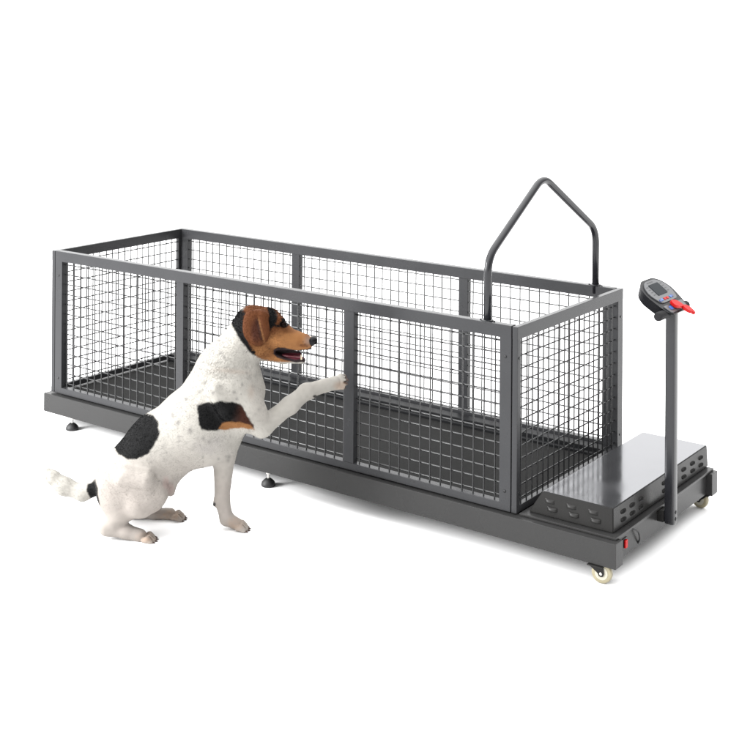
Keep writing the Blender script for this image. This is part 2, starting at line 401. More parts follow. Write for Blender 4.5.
# red safety key: pear shaped head lying on the key plate, forked clip hanging over the edge
bm = bmesh.new()
def blade(path, wd, n0, n1):
    A = []; B = []
    lft = [(s, t, wv) for (s, t), wv in zip(path, wd)]
    pl = []
    for i, (s, t, wv) in enumerate(lft):
        a = path[max(i-1, 0)]; b = path[min(i+1, len(path)-1)]; dx, dy = b[0]-a[0], b[1]-a[1]; l = math.hypot(dx, dy) or 1
        pl.append(((s-dy/l*wv, t+dx/l*wv), (s+dy/l*wv, t-dx/l*wv)))
    ring = [q[0] for q in pl]+[q[1] for q in pl[::-1]]
    A = [bm.verts.new(cpt(s, t, n0)) for s, t in ring]; B = [bm.verts.new(cpt(s, t, n1)) for s, t in ring]
    k = len(A)
    for i in range(k): bm.faces.new((A[i], A[(i+1) % k], B[(i+1) % k], B[i]))
    bm.faces.new(A); bm.faces.new(B)
blade([(.044, -.026), (.042, -.020), (.036, -.010), (.028, .000), (.018, .010), (.010, .014)], [.007, .016, .020, .018, .012, .006], .006, .016)
blade([(.012, .012), (.002, .020), (-.010, .026), (-.022, .028), (-.030, .024)], [.006, .014, .017, .014, .006], .007, .017)
blade([(-.014, .034), (-.028, .038), (-.040, .036)], [.008, .009, .005], .006, .015)
bmesh.ops.bevel(bm, geom=bm.edges[:], offset=.0015, segments=2, affect='EDGES')
link('safety_key', bm, M['red'], cb, auto=40)
# ------------------------------------------------------------------ dog: one continuous surface grown from blended tapered volumes
# dog frame: x = along the body (image right), y = down, z = away from the camera; unit = 1/290 m
DD = 4.42; UN = DD/FPX; DP = 1283.0; CU, CV = 383.63, 25.64
def KL(u, v, d):
    k = (DP+d)/DP
    return np.array((CU+(u-CU)*k, CV+(v-CV)*k, d), dtype=np.float32)
RG, UP_, FW_ = np.array(RGT), np.array(UPV), np.array(FWD)
def to_world(P):
    P = np.asarray(P, dtype=np.float64)
    return np.array(CAM)+FW_*(DD+P[..., 2:3]*UN)+RG*(P[..., 0:1]-CU)*UN-UP_*(P[..., 1:2]-CV)*UN
def vec_world(V):
    return FW_*V[..., 2:3]+RG*V[..., 0:1]-UP_*V[..., 1:2]
# (u, v, depth, radius) a -> b, blend, depth squash
prims = []
def C_(a, b, k=6.0, zs=1.0, reg=0): prims.append(('c', KL(*a[:3]), KL(*b[:3]), a[3]*(DP+a[2])/DP, b[3]*(DP+b[2])/DP, k, zs, reg, None))
def E_(c, r, flow, k=6.0, reg=0, rot=0.0): prims.append(('e', KL(*c), np.array(r, float), 0, 0, k, rot, reg, np.array(flow, float)))
def S_(a, b, k=3.0, z0=-99, z1=99): prims.append(('s', KL(*a[:3]), KL(*b[:3]), a[3], b[3], k, (z0, z1), 0, None))
# torso, front to back
C_((224, 398, 1, 33), (199, 424, 2, 38), 8, 1.14)
C_((199, 424, 2, 38), (161, 447, 3, 33), 10, 1.08)
C_((161, 447, 3, 33), (125, 478, 4, 29), 10, 1.02)
C_((212, 418, 1, 31), (206, 430, 1, 33), 8, 1.15)
C_((239, 396, 0, 24), (236, 408, 0, 25), 10, 1.0)
C_((243, 338, 0, 18.5), (225, 370, 0, 27.5), 9, 1.05)
C_((245, 352, 0, 12), (240, 384, 0, 24), 9, 1.1)
C_((219, 362, 0, 17), (205, 388, 0, 20), 8, 1.1)
# near thigh and hind leg
C_((146, 488, -19, 21), (122, 488, -13, 26), 7, 1.25)
C_((150, 496, -22, 16), (122, 499, -17, 21), 6, 1.2)
C_((126, 508, -20, 12), (108, 527, -21, 7.8), 5)
C_((107.5, 527.5, -21, 7.8), (126, 531.5, -22, 6.6), 4)
C_((126, 531.5, -22, 6.6), (140, 535.6, -23, 6.6), 4)
C_((158, 492, -24, 10), (140, 503, -26, 15), 5, 1.1)
C_((124, 476, -30, 9), (146, 480, -34, 9), 7)
C_((214, 392, -30, 8), (228, 412, -32, 9), 7)
# far thigh and hind leg
C_((146, 486, 24, 17), (122, 484, 18, 23), 7, 1.2)
C_((142, 500, 28, 11), (132, 511, 31, 6.5), 5)
C_((132, 512, 31, 6.0), (155, 513.5, 31, 5.4), 4)
C_((155, 513.5, 31, 5.4), (170, 514, 31, 5.9), 4)
# sheath and flank fold
C_((176, 470, 0, 9), (170, 484, -2, 6.5), 5)
C_((170, 484, -2, 6), (170.5, 491.5, -3, 4.6), 3)
# raised foreleg
C_((232, 392, -16, 20), (250, 414, -17, 17), 9, 1.25)
C_((248, 412, -17, 15), (261.5, 426.8, -13, 9.9), 7)
C_((262.5, 426.8, -13, 9.8), (290, 405.0, 10, 8.0), 5)
C_((290, 405.5, 10, 8.6), (306, 391.5, 26, 7.6), 5)
C_((306, 391.5, 26, 7.6), (325, 385.5, 42, 6.5), 4)
C_((325, 385.5, 42, 6.3), (334, 383.2, 49, 6.9), 3)
C_((309, 396, 27, 3.6), (313, 395.8, 29, 2.8), 2.5)
# standing foreleg
C_((228, 428, 12, 17), (224, 456, 10, 10.8), 8)
C_((224, 456, 10, 10.8), (222, 500, 7, 7.2), 5)
C_((222, 500, 7, 7.3), (226.5, 518, 6, 6.6), 4)
C_((227, 519, 6, 6.8), (237, 524.0, 5, 5.8), 3)
C_((216.5, 502, 7, 3.0), (214.8, 504.5, 7, 2.0), 2.5)
# tail
C_((100, 486, 4, 8), (83, 493, 5, 7.2), 5)
C_((83, 493, 5, 7.2), (65, 486.5, 8, 8.0), 5)
C_((65, 486.5, 8, 8.0), (53, 477.5, 10, 6.2), 5)
C_((53, 477.5, 10, 6.2), (48, 473, 11, 4.4), 4)
# head
C_((266, 325, 0, 17.5), (253, 325, 0, 19.5), 5, 1.03, 1)
C_((266, 338, 0, 14), (256, 342, 0, 15.5), 5, .95, 1)
C_((280, 331.5, 0, 11), (268, 327, 0, 15), 5, 1.05, 1)
C_((304, 341, 0, 7.4), (281, 337, 0, 12.0), 4, 1.05, 1)
C_((307.5, 346, 0, 4.6), (286, 345.5, 0, 7.2), 3, .9, 1)
C_((302.5, 360.3, 0, 3.1), (283, 357.5, 0, 5.6), 2.5, .62, 1)
C_((283, 356.5, 0, 6), (263, 350, 0, 10.5), 4, .85, 1)
E_((280.5, 319.0, -8), (5.2, 2.6, 4), (-1, .1, 0), 3, 1, .45)
E_((280.5, 319.0, 8), (5.2, 2.6, 4), (-1, .1, 0), 3, 1, .45)
E_((313.2, 340.6, 0), (4.6, 4.4, 5.2), (-1, .1, 0), 1.6, 1)
C_((281, 353, 4, 4.5), (298.5, 354.5, 3.5, 3.2), 1.5, 1.0, 1)
S_((276.5, 353.2, -9, 1.7), (286, 354.8, -9, 3.3), 1.0, -40, .5)
S_((286, 354.8, -9, 3.3), (309, 355.6, -9, 3.9), 1.0, -40, .5)
S_((283.4, 324.2, -13.4, 2.6), (284.4, 324.4, -13.2, 2.6), 1.4)
S_((283.4, 324.2, 13.4, 2.6), (284.4, 324.4, 13.2, 2.6), 1.4)
# ears
for sg in (-1, 1):
    E_((252.5, 327, 18.8*sg), (9.5, 16.5, 3.6), (-.2, 1, 0), 2.2, 2, -.10)
    E_((258.5, 338, 20*sg), (7.5, 8.0, 3.0), (0, 1, 0), 2.2, 2)
    E_((263.6, 327, 20.0*sg), (5.8, 14.5, 3.6), (.15, 1, 0), 1.4, 2, -.12)
    E_((259, 315.5, 17.5*sg), (10, 6, 4.5), (0, 1, 0), 3, 2)
    S_((256.0, 319, 24.4*sg, 1.3), (258.5, 330, 25.2*sg, 2.1), 1.2)
    S_((258.5, 330, 25.2*sg, 2.1), (262.5, 341, 24.0*sg, 1.0), 1.2)
# skin folds
S_((199, 363.5, -14, 1.3), (216, 369, -28, 1.6), 3)
S_((216, 369, -28, 1.6), (236, 373, -26, 1.2), 3)
S_((232, 411, -41, 1.2), (252, 432, -34, 1.6), 4)
S_((170, 494, -28, 2.6), (168, 476, -30, 3.4), 5)
S_((168, 476, -31, 3.2), (150, 461, -37, 2.6), 7)
S_((106, 488, -38, 1.6), (118, 470, -37, 1.6), 7)
S_((128, 506, -43, 1.6), (148, 512, -42, 1.4), 4)
S_((208, 384, -38, 1.6), (206, 402, -42, 1.6), 8)
S_((222, 436, -38, 2.0), (250, 436, -26, 2.0), 6)
# toes and claws
claws = []
def toes_(*a): pass
def toes(c, d, r, spread=(-7, -2.4, 2.4, 7), dv=0.0, ln=8, cl=4.2, cdir=None, colr='claw', lat=(0, 0, 1), reg=0):
    c = KL(*c); d = np.array(d, float); d /= np.linalg.norm(d); lat = np.array(lat, float)
    for i, s in enumerate(spread):
        e = abs(s)/max(abs(x) for x in spread)
        a = c+lat*s*.75; b = c+lat*s+d*(ln*(1-.30*e))
        up = np.array((0, -1.0, 0)) if cdir is None else np.array((.1, -.5, 0))
        kn = (a*.5+b*.5)+up*1.5
        prims.append(('c', a, kn, r*.9, r*1.08, 1.0, 1.0, reg, d))
        prims.append(('c', kn, b-up*.4, r*1.08, r*.84, .8, 1.0, reg, d))
    sp = sorted(spread)
    for s0, s1 in zip(sp, sp[1:]):
        s = (s0+s1)/2; a = c+lat*s*.85+d*ln*.12; b = c+lat*s+d*(ln+2.5)
        for o in (-2.6, -1.0):
            prims.append(('s', a+np.array((0, o-1, 0)), b+np.array((0, o, 0)), .5, 1.25, .8, (-99, 99), 0, None))
    for i, s in enumerate(spread):
        e = abs(s)/max(abs(x) for x in spread); b = c+lat*s+d*(ln*(1-.30*e))
        q = np.array(cdir if cdir is not None else d+np.array((0, .45, 0))); q = q/np.linalg.norm(q)
        claws.append((b+np.array((0, .2, 0))+d*r*.35, q, cl, r*.34))
toes((145, 538.4, -23), (1, .14, -.12), 3.2, ln=10)
toes((174, 516, 31), (1, .14, -.05), 2.9, ln=10.5)
toes((238, 526.5, 5), (1, .10, -.15), 3.1, ln=9.5)
toes((336, 383.0, 50), (1, -.12, .25), 3.3, ln=11.0, lat=(.12, -.85, .45), spread=(-5.6, -1.9, 1.9, 5.6), cdir=(.75, .5, .3), cl=2.6)
# --- sample the field
STEP = 0.8
lo_ = np.array((36, 298, -62), np.float32); hi_ = np.array((362, 552, 78), np.float32)
nx, ny, nz = [int((h-l)/STEP)+1 for l, h in zip(lo_, hi_)]
F = np.full((nx, ny, nz), 40.0, np.float32); OWN = np.zeros((nx, ny, nz), np.int16)
gx = lo_[0]+np.arange(nx, dtype=np.float32)*STEP; gy = lo_[1]+np.arange(ny, dtype=np.float32)*STEP; gz = lo_[2]+np.arange(nz, dtype=np.float32)*STEP
def pdist(pr, X, Y, Z):
    kind, a, b, ra, rb, k, zs, reg, fl_ = pr
    if kind == 'e':
        dx, dy, dz = X-a[0], Y-a[1], Z-a[2]; c, s = math.cos(zs), math.sin(zs)
        px_ = (dx*c+dy*s)/b[0]; py_ = (-dx*s+dy*c)/b[1]; pz_ = dz/b[2]
        l = np.sqrt(px_**2+py_**2+pz_**2)
        g = np.sqrt((px_/b[0])**2+(py_/b[1])**2+(pz_/b[2])**2)+1e-6
        return l*(l-1)/g
    z_ = zs if kind == 'c' else 1.0
    d = (b-a).astype(np.float32); L2 = float(d@d)+1e-6
    t = np.clip(((X-a[0])*d[0]+(Y-a[1])*d[1]+(Z-a[2])*d[2])/L2, 0, 1)
    if kind == 's' and zs[0] > -90:          # a slot open to one side: ignore depth inside the range
        zc = np.clip(Z, zs[0], zs[1]); dz = Z-zc
    else: dz = (Z-a[2]-t*d[2])*z_
    return np.sqrt((X-a[0]-t*d[0])**2+(Y-a[1]-t*d[1])**2+dz**2)-(ra+(rb-ra)*t)
def sweep(order):
    for i in order:
        pr = prims[i]; kind, a, b, ra, rb, k, zs, reg, fl_ = pr
        if kind == 'e': m0 = a-max(b); m1 = a+max(b)
        else:
            R_ = max(ra, rb); m0 = np.minimum(a, b)-R_; m1 = np.maximum(a, b)+R_
        if kind == 's' and zs[0] > -90: m0 = m0.copy(); m1 = m1.copy(); m0[2] = zs[0]; m1[2] = zs[1]
        pad = k*1.5+4
        i0 = np.maximum(0, ((m0-pad-lo_)/STEP).astype(int)); i1 = np.minimum((nx, ny, nz), ((m1+pad-lo_)/STEP).astype(int)+2)
        sl = tuple(slice(p_, q_) for p_, q_ in zip(i0, i1))
        D_ = pdist(pr, gx[sl[0]][:, None, None], gy[sl[1]][None, :, None], gz[sl[2]][None, None, :]).astype(np.float32)
        f0 = F[sl]
        if kind == 's':
            h = np.clip(k-np.abs(f0+D_), 0, None)/k; F[sl] = np.maximum(f0, -D_)+h*h*k*.25
        else:
            o = OWN[sl]; o[D_ < f0] = i; OWN[sl] = o
            h = np.clip(k-np.abs(f0-D_), 0, None)/k; F[sl] = np.minimum(f0, D_)-h*h*k*.25
adds = [i for i, p_ in enumerate(prims) if p_[0] != 's']; subs = [i for i, p_ in enumerate(prims) if p_[0] == 's']
sweep(adds); sweep(subs)
# keep paws on the ground: nothing below z = 1 mm
# --- surface nets
def surface_nets(F):
    s = F < 0
    c = [s[i:i+nx-1, j:j+ny-1, k:k+nz-1] for i in (0, 1) for j in (0, 1) for k in (0, 1)]
    cnt = sum(x.astype(np.int8) for x in c)
    act = (cnt > 0) & (cnt < 8)
    idx = np.argwhere(act); vid = np.full(act.shape, -1, np.int64); vid[act] = np.arange(len(idx))
    P = np.zeros((len(idx), 3)); n = np.zeros(len(idx))
    cor = [(i, j, k) for i in (0, 1) for j in (0, 1) for k in (0, 1)]
    val = {q: F[idx[:, 0]+q[0], idx[:, 1]+q[1], idx[:, 2]+q[2]] for q in cor}
    for a in cor:
        for ax in range(3):
            if a[ax] == 0:
                b = list(a); b[ax] = 1; b = tuple(b)
                va, vb = val[a], val[b]; m = (va < 0) != (vb < 0)
                t = np.where(m, va/(va-vb+1e-12), 0)
                q = np.array(a, float)[None, :].repeat(len(idx), 0); q[:, ax] += t
                P[m] += q[m]; n[m] += 1
    P = idx+P/n[:, None]
    quads = []
    for ax in range(3):
        o1, o2 = [(1, 2), (2, 0), (0, 1)][ax]
        A = s[:-1] if ax == 0 else (s[:, :-1] if ax == 1 else s[:, :, :-1]); B = s[1:] if ax == 0 else (s[:, 1:] if ax == 1 else s[:, :, 1:])
        e = np.argwhere(A != B)
        e = e[(e[:, o1] > 0) & (e[:, o2] > 0) & (e[:, 0] < nx-1) & (e[:, 1] < ny-1) & (e[:, 2] < nz-1)]
        ins = s[e[:, 0], e[:, 1], e[:, 2]]
        d1 = np.zeros(3, int); d1[o1] = 1; d2 = np.zeros(3, int); d2[o2] = 1
        q = np.stack([vid[tuple((e-d1-d2).T)], vid[tuple((e-d2).T)], vid[tuple(e.T)], vid[tuple((e-d1).T)]], 1)
        q[~ins] = q[~ins][:, ::-1]
        quads.append(q)
    Q_ = np.concatenate(quads); Q_ = Q_[(Q_ >= 0).all(1)]
    return P, Q_, idx
PV, QF, IDX = surface_nets(F)
# light smoothing
ed = np.concatenate([QF[:, [0, 1]], QF[:, [1, 2]], QF[:, [2, 3]], QF[:, [3, 0]]])
for it in range(2):
    acc = np.zeros_like(PV); cn = np.zeros(len(PV))
    for a, b in ((0, 1), (1, 0)):
        for ax in range(3): acc[:, ax] += np.bincount(ed[:, a], PV[ed[:, b], ax], len(PV))
        cn += np.bincount(ed[:, a], minlength=len(PV))
    PV = PV*.5+acc/cn[:, None]*.5
own = OWN[IDX[:, 0], IDX[:, 1], IDX[:, 2]]
LP = PV*STEP+lo_
WP = to_world(LP)
WP[:, 2] = np.maximum(WP[:, 2], .0012)
kk = DP/(DP+LP[:, 2]); IU = CU+(LP[:, 0]-CU)*kk; IV = CV+(LP[:, 1]-CV)*kk
# face / vertex normals in world
def vnormals(V, Q_):
    n = np.cross(V[Q_[:, 2]]-V[Q_[:, 0]], V[Q_[:, 3]]-V[Q_[:, 1]]); o = np.zeros_like(V)
    for c in range(4):
        for ax in range(3): o[:, ax] += np.bincount(Q_[:, c], n[:, ax], len(V))
    return o/(np.linalg.norm(o, axis=1, keepdims=True)+1e-12), np.linalg.norm(n, axis=1)*.5
VN, FA = vnormals(WP, QF)
cen = WP.mean(0)
if (np.einsum('ij,ij->i', VN, WP-cen)).mean() < 0:
    QF = QF[:, ::-1].copy(); VN = -VN
# --- coat colours (coat pigment, plus shade painted on the underside and ears)
def polysd(u, v, poly):
    poly = np.array(poly, float); d = np.full(u.shape, 1e9); ins = np.zeros(u.shape, bool)
    for i in range(len(poly)):
        a, b = poly[i], poly[(i+1) % len(poly)]; e = b-a
        t = np.clip(((u-a[0])*e[0]+(v-a[1])*e[1])/(e@e), 0, 1)
        d = np.minimum(d, np.hypot(u-a[0]-t*e[0], v-a[1]-t*e[1]))
        c = ((a[1] > v) != (b[1] > v)) & (u < (b[0]-a[0])*(v-a[1])/(b[1]-a[1]+1e-12)+a[0]); ins ^= c
    return np.where(ins, -d, d)
def vnoise(u, v, sc_, seed):
    g = np.random.default_rng(seed).random((64, 64)); x = u/sc_; y = v/sc_
    xi = np.floor(x).astype(int); yi = np.floor(y).astype(int); fx = x-xi; fy = y-yi; fx = fx*fx*(3-2*fx); fy = fy*fy*(3-2*fy)
    G = lambda a, b: g[a % 64, b % 64]
    return (G(xi, yi)*(1-fx)+G(xi+1, yi)*fx)*(1-fy)+(G(xi, yi+1)*(1-fx)+G(xi+1, yi+1)*fx)*fy
WHITE = np.array((.268, .257, .234)); BLACK = np.array((.0012, .0012, .0014)); TAN = np.array((.175, .078, .028)); RUST = np.array((.072, .023, .0072)); DBR = np.array((.030, .0085, .004))
PINK = np.array((.205, .176, .160)); GREY = np.array((.15, .14, .14))
ticks = [(178, 422.6, 2.0, .75), (190, 431, 2.2, .8), (205, 382.6, 1.6, .55), (186, 398.6, 1.8, .5), (200, 392, 1.6, .5), (234, 392, 1.7, .45), (178.6, 436.6, 1.6, .4), (179, 441, 1.3, .4), (221, 352, 2.2, .5), (225, 358, 1.5, .4), (213, 351, 1.5, .3), (207, 374, 1.4, .35)]
tr = np.random.default_rng(11)
for _ in range(190):
    ticks.append((tr.uniform(130, 262), tr.uniform(335, 462), tr.uniform(.6, 1.9), tr.uniform(.10, .50)))
def ss(x, a, b):
    t = np.clip((x-a)/(b-a), 0, 1); return t*t*(3-2*t)
def coat(u, v, d, region, jit=0.0):
    n = len(u); w1 = vnoise(u, v, 3.1, 1)-.5; w2 = vnoise(u, v, 7.5, 2)-.5; w3 = vnoise(u, v, 26, 3)-.5
    e = w1*1.6+w2*1.6
    c = np.tile(WHITE, (n, 1)).astype(float)
    def mix(c, col, m): return c*(1-m[:, None])+col*m[:, None]
    # skin tone with underside shade mixed in, on belly, legs and hindquarters
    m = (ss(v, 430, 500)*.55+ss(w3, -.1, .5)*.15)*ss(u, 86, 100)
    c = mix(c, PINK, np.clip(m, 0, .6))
    m = ss(-np.hypot((u-212)/26, (v-445)/15), -1.0, -.3)*.40*(.6+w2); c = mix(c, GREY*1.3, np.clip(m, 0, .5))  # grey shading painted onto the chest and armpit
    m = ss(-np.hypot((u-232)/28, (v-371-(u-232)*.1)/4), -1.0, 0)*.12; c = mix(c, TAN*1.5, np.clip(m, 0, 1))
    m = ss(-np.hypot((u-251)/6, (v-392)/12), -1.0, 0)*.16; c = mix(c, TAN, np.clip(m, 0, 1))
    for (a, b, r_, k) in ticks:
        m = np.exp(-((u-a)**2+((v-b)*.9)**2)/(2*(r_*.75)**2))*k*(1+w1)
        c = mix(c, GREY*.5, np.clip(m, 0, .9))
    # rough paws are a little tan
    for (a, b, ra_, rb_) in ((147, 538, 14, 9), (172, 515, 22, 9), (236, 524, 12, 9)):
        m = ss(-np.hypot((u-a)/ra_, (v-b)/rb_), -1.15, -.1)*(.42+w1*.35); c = mix(c, np.array((.20, .125, .075)), np.clip(m, 0, 1))
    for (a, b) in ((171, 489), (166, 483)):
        m = ss(-np.hypot((u-a)/5, (v-b)/9), -1, -.3)*.30; c = mix(c, np.array((.24, .14, .13)), m)
    # black flank patch over the back
    s_ = polysd(u, v, [(146, 412.5), (154, 415.5), (159, 424), (159.5, 433), (155, 444), (147, 454), (137, 458.5), (128, 459), (119, 455), (114, 447), (113, 438), (120, 424), (132, 412)])
    c = mix(c, BLACK, ss(-(s_+e*.8), -.9, .9))
    # shoulder saddle
    s_ = polysd(u, v, [(197, 405), (204, 403), (213, 402.5), (222, 401), (232, 402), (240, 404), (244.5, 411), (250, 420), (254, 428), (240, 425), (228, 425), (221, 428), (217, 430.5), (208, 430.5), (201, 429), (198.5, 421)])
    m = ss(-(s_+e*.8), -.9, .9); c = mix(c, BLACK, m)
    mr = m*ss(u+(v-410)*.3, 232, 246)*.85; c = mix(c, DBR*.9, mr)
    s_ = polysd(u, v, [(219, 428.5), (222, 423.5), (230, 421.5), (240, 422.5), (250, 425), (254.5, 429.5), (245, 428.5), (234, 428), (226, 430)])
    c = mix(c, TAN*.85, ss(-(s_+e*.7), -.9, .8)*np.where(d < -8, 1, 0))
    # ring at the tail root
    s_ = polysd(u, v, [(87.5, 484), (91.5, 483), (95, 479), (97.5, 488), (99.5, 505), (96, 505), (91, 499), (87, 492)])
    c = mix(c, BLACK, ss(-(s_+e*.4), -.9, .7))
    # head
    s_ = polysd(u, v, [(242, 311), (250, 300), (262, 300), (276, 304), (296, 318), (325, 330), (325, 352), (296, 366), (275, 362), (262, 359.5), (256, 356), (248, 346), (241, 337), (238, 326)])
    hm = ss(-(s_+e*.35), -.8, .8)
    hc = np.tile(TAN, (n, 1)); hc = mix(hc, RUST*.9, ss(-(v-334)-(u-280)*.5, -6, 8)*.95); hc = mix(hc, RUST, ss(w2+w1*.5, -.1, .5)*.5)
    hc = mix(hc, RUST*.8, ss(-np.hypot((u-290)/13, (v-331)/4), -1, -.2)*.5)
    hc = mix(hc, TAN*1.35, ss(-np.hypot((u-275)/11, (v-341)/9), -1, -.1)*.8)
    hc = mix(hc, np.array((.16, .13, .12)), ss(-np.hypot((u-309)/8, (v-341)/8), -1, 0.1)*.7)
    hc = mix(hc, RUST*.9, ss(-np.hypot((u-304)/7, (v-345.5)/3), -1, -.2)*.7)
    hc = mix(hc, RUST*.7, ss(-np.hypot((u-268)/10, (v-355)/5), -1, -.2)*.45)
    for (a_, b_) in ((303, 342), (305, 344.5), (301, 345), (307, 346.5)): hc = mix(hc, BLACK*4, np.exp(-((u-a_)**2+(v-b_)**2)/.5)*.6)
    c = mix(c, hc, hm)
    s_ = polysd(u, v, [(255, 357.5), (264, 360), (276, 362), (285, 362), (296, 361.5), (308, 361.5), (306, 368), (280, 370), (255, 366)])
    c = mix(c, WHITE*.9, ss(-(s_+e*.3), -.9, .7))
    # black: nape, strap, patch between ear and eye, brow
    for pl in ([(231, 318), (236, 311), (243, 308), (245.5, 313), (244, 322), (244, 334), (250, 345), (255.5, 352), (256, 356.5), (250, 352), (241, 341), (236, 333), (232, 326)],
               [(267.5, 308), (271, 306), (276, 311), (278, 317), (275, 325), (270, 331), (268.5, 324), (269, 315)],
               [(274, 324), (279, 325.5), (280, 327), (275, 327)], [(281, 318.5), (286, 317.5), (287, 321), (282, 321.5)]):
        s_ = polysd(u, v, pl); c = mix(c, BLACK, ss(-(s_+e*.45), -.8, .7))
    c = mix(c, BLACK*1.5, ss(-np.hypot((u-284)/4.6, (v-324.3)/3.7), -1.15, -.85))
    m = ss(-np.hypot(u-269.3, v-348.5), -1.4, -.4)*.7; c = mix(c, BLACK, m)
    # lips and mouth
    s_ = polysd(u, v, [(273.5, 350), (277, 347.6), (284, 347.8), (292, 349.5), (300, 350.8), (308, 349), (312, 347), (312, 351.5), (306, 358), (305, 362), (296, 362.3), (286, 360.5), (277, 357.5), (273.5, 354)])
    c = mix(c, np.array((.012, .007, .008)), ss(-(s_+w1*.4), -.5, .4))
    c = mix(c, np.array((.010, .006, .007)), ss(-np.hypot((u-302.5)/5.5, (v-352.5)/3.2), -1.05, -.8))
    s_ = polysd(u, v, [(283, 353.2), (292, 352.5), (303, 353.5), (305, 358.5), (296, 360), (287, 358)])
    c = mix(c, np.array((.060, .010, .016)), ss(-s_, -.3, .8)*np.where(d > -7, 1, 0))
    m = ss(-np.hypot((u-346)/3.6, (v-382.5)/2.0), -1.1, -.5)*.9; c = mix(c, BLACK*3, m)
    m = ss(-np.hypot((u-315)/2.6, (v-396.5)/1.8), -1.1, -.5)*.9; c = mix(c, BLACK*3, m)
    m = ss(-np.hypot((u-214)/2.2, (v-504.5)/2.6), -1.1, -.5)*.9; c = mix(c, BLACK*3, m)
    m = ss(-np.hypot((u-341)/10, (v-386)/7), -1.1, -.2)*.35; c = mix(c, TAN*1.2, m)
    # nose leather
    m = ss(-np.hypot((u-313.8)/4.9, (v-341.3)/5.6), -1.06, -.9); c = mix(c, np.array((.002, .002, .0025)), m)
    # ears: brown coat, with groove shade and a lit rim painted in
    er = (region == 2)
    ec = np.tile(RUST*.85, (n, 1)); ec = mix(ec, DBR, ss(-np.hypot((u-256.5)/8, (v-331)/17), -1.0, -.35))
    ec = mix(ec, DBR*.55, ss(-np.abs(u-(256.4+(v-318)*.24)), -2.4, -.7)*ss(v, 315, 322)*(1-ss(v, 338, 343))*.9)
    ec = mix(ec, TAN*.7, ss(-np.abs(u-(258.6+(v-318)*.24)), -1.4, -.4)*ss(v, 314, 322)*.7)
    c[er] = ec[er]
    return c*(1+(w1[:, None])*.10)
reg_arr = np.array([p_[7] for p_ in prims])
CC = coat(IU, IV, LP[:, 2], reg_arr[own])
me = bpy.data.meshes.new('dog_body'); me.vertices.add(len(WP)); me.vertices.foreach_set('co', WP.astype(np.float32).ravel())
me.loops.add(len(QF)*4); me.loops.foreach_set('vertex_index', QF.ravel().astype(np.int32))
me.polygons.add(len(QF)); me.polygons.foreach_set('loop_start', np.arange(0, len(QF)*4, 4, dtype=np.int32)); me.polygons.foreach_set('loop_total', np.full(len(QF), 4, np.int32))
me.polygons.foreach_set('use_smooth', [True]*len(QF)); me.update(calc_edges=True); me.validate()
at = me.attributes.new('coat', 'FLOAT_COLOR', 'POINT'); at.data.foreach_set('color', np.concatenate([np.clip(CC, 0, 1), np.ones((len(CC), 1))], 1).astype(np.float32).ravel())
wet = np.clip(ss(-np.hypot((IU-313.8)/5.2, (IV-341.3)/6), -1.06, -.9)+.5*ss(-polysd(IU, IV, [(274, 350), (284, 348.5), (308, 350), (312, 351), (305, 361.5), (286, 360), (276, 356)]), -.4, .4), 0, 1)
aw = me.attributes.new('wet', 'FLOAT', 'POINT'); aw.data.foreach_set('value', wet.astype(np.float32))
md = bpy.data.materials.new('dog_skin'); md.use_nodes = True; t = md.node_tree; b = t.nodes['Principled BSDF']
a1 = t.nodes.new('ShaderNodeAttribute'); a1.attribute_name = 'coat'; t.links.new(a1.outputs['Color'], b.inputs['Base Color'])
a2 = t.nodes.new('ShaderNodeAttribute'); a2.attribute_name = 'wet'; mr_ = t.nodes.new('ShaderNodeMapRange'); mr_.inputs['To Min'].default_value = .75; mr_.inputs['To Max'].default_value = .25
t.links.new(a2.outputs['Fac'], mr_.inputs[0]); t.links.new(mr_.outputs[0], b.inputs['Roughness']); b.inputs['Specular IOR Level'].default_value = .12
tx = t.nodes.new('ShaderNodeTexCoord'); n1 = t.nodes.new('ShaderNodeTexNoise'); n1.inputs['Scale'].default_value = 260; n1.inputs['Detail'].default_value = 4
t.links.new(tx.outputs['Object'], n1.inputs['Vector']); bp = t.nodes.new('ShaderNodeBump'); bp.inputs['Strength'].default_value = .12; bp.inputs['Distance'].default_value = .002
t.links.new(n1.outputs[0], bp.inputs['Height']); t.links.new(bp.outputs[0], b.inputs['Normal'])
me.materials.append(md)
dog = bpy.data.objects.new('dog', me); COL.objects.link(dog)
dog['label'] = 'white dog with black patches and brown head, sitting and raising one paw'
dog['category'] = 'dog'
# --- short coat of hair strands
frng = np.random.default_rng(7)
NST = 260000
tri = np.concatenate([QF[:, [0, 1, 2]], QF[:, [0, 2, 3]]])
ta = np.linalg.norm(np.cross(WP[tri[:, 1]]-WP[tri[:, 0]], WP[tri[:, 2]]-WP[tri[:, 0]]), axis=1)
pick = frng.choice(len(tri), NST, p=ta/ta.sum()); T_ = tri[pick]
r1 = np.sqrt(frng.random(NST)); r2 = frng.random(NST); wts = np.stack([1-r1, r1*(1-r2), r1*r2], 1)
rt = (WP[T_]*wts[..., None]).sum(1); nn = (VN[T_]*wts[..., None]).sum(1); nn /= np.linalg.norm(nn, axis=1, keepdims=True)
us = (IU[T_]*wts).sum(1); vs_ = (IV[T_]*wts).sum(1); ds = (LP[:, 2][T_]*wts).sum(1); ow = own[T_[:, 0]]
flows = []
for p_ in prims:
    f_ = p_[8] if p_[8] is not None else (p_[2]-p_[1]).astype(float)
    f_ = f_/(np.linalg.norm(f_)+1e-9); flows.append(f_)
flows = np.array(flows)
fv = flows[ow]
fvn = np.zeros_like(VN)
base_f = flows[own]
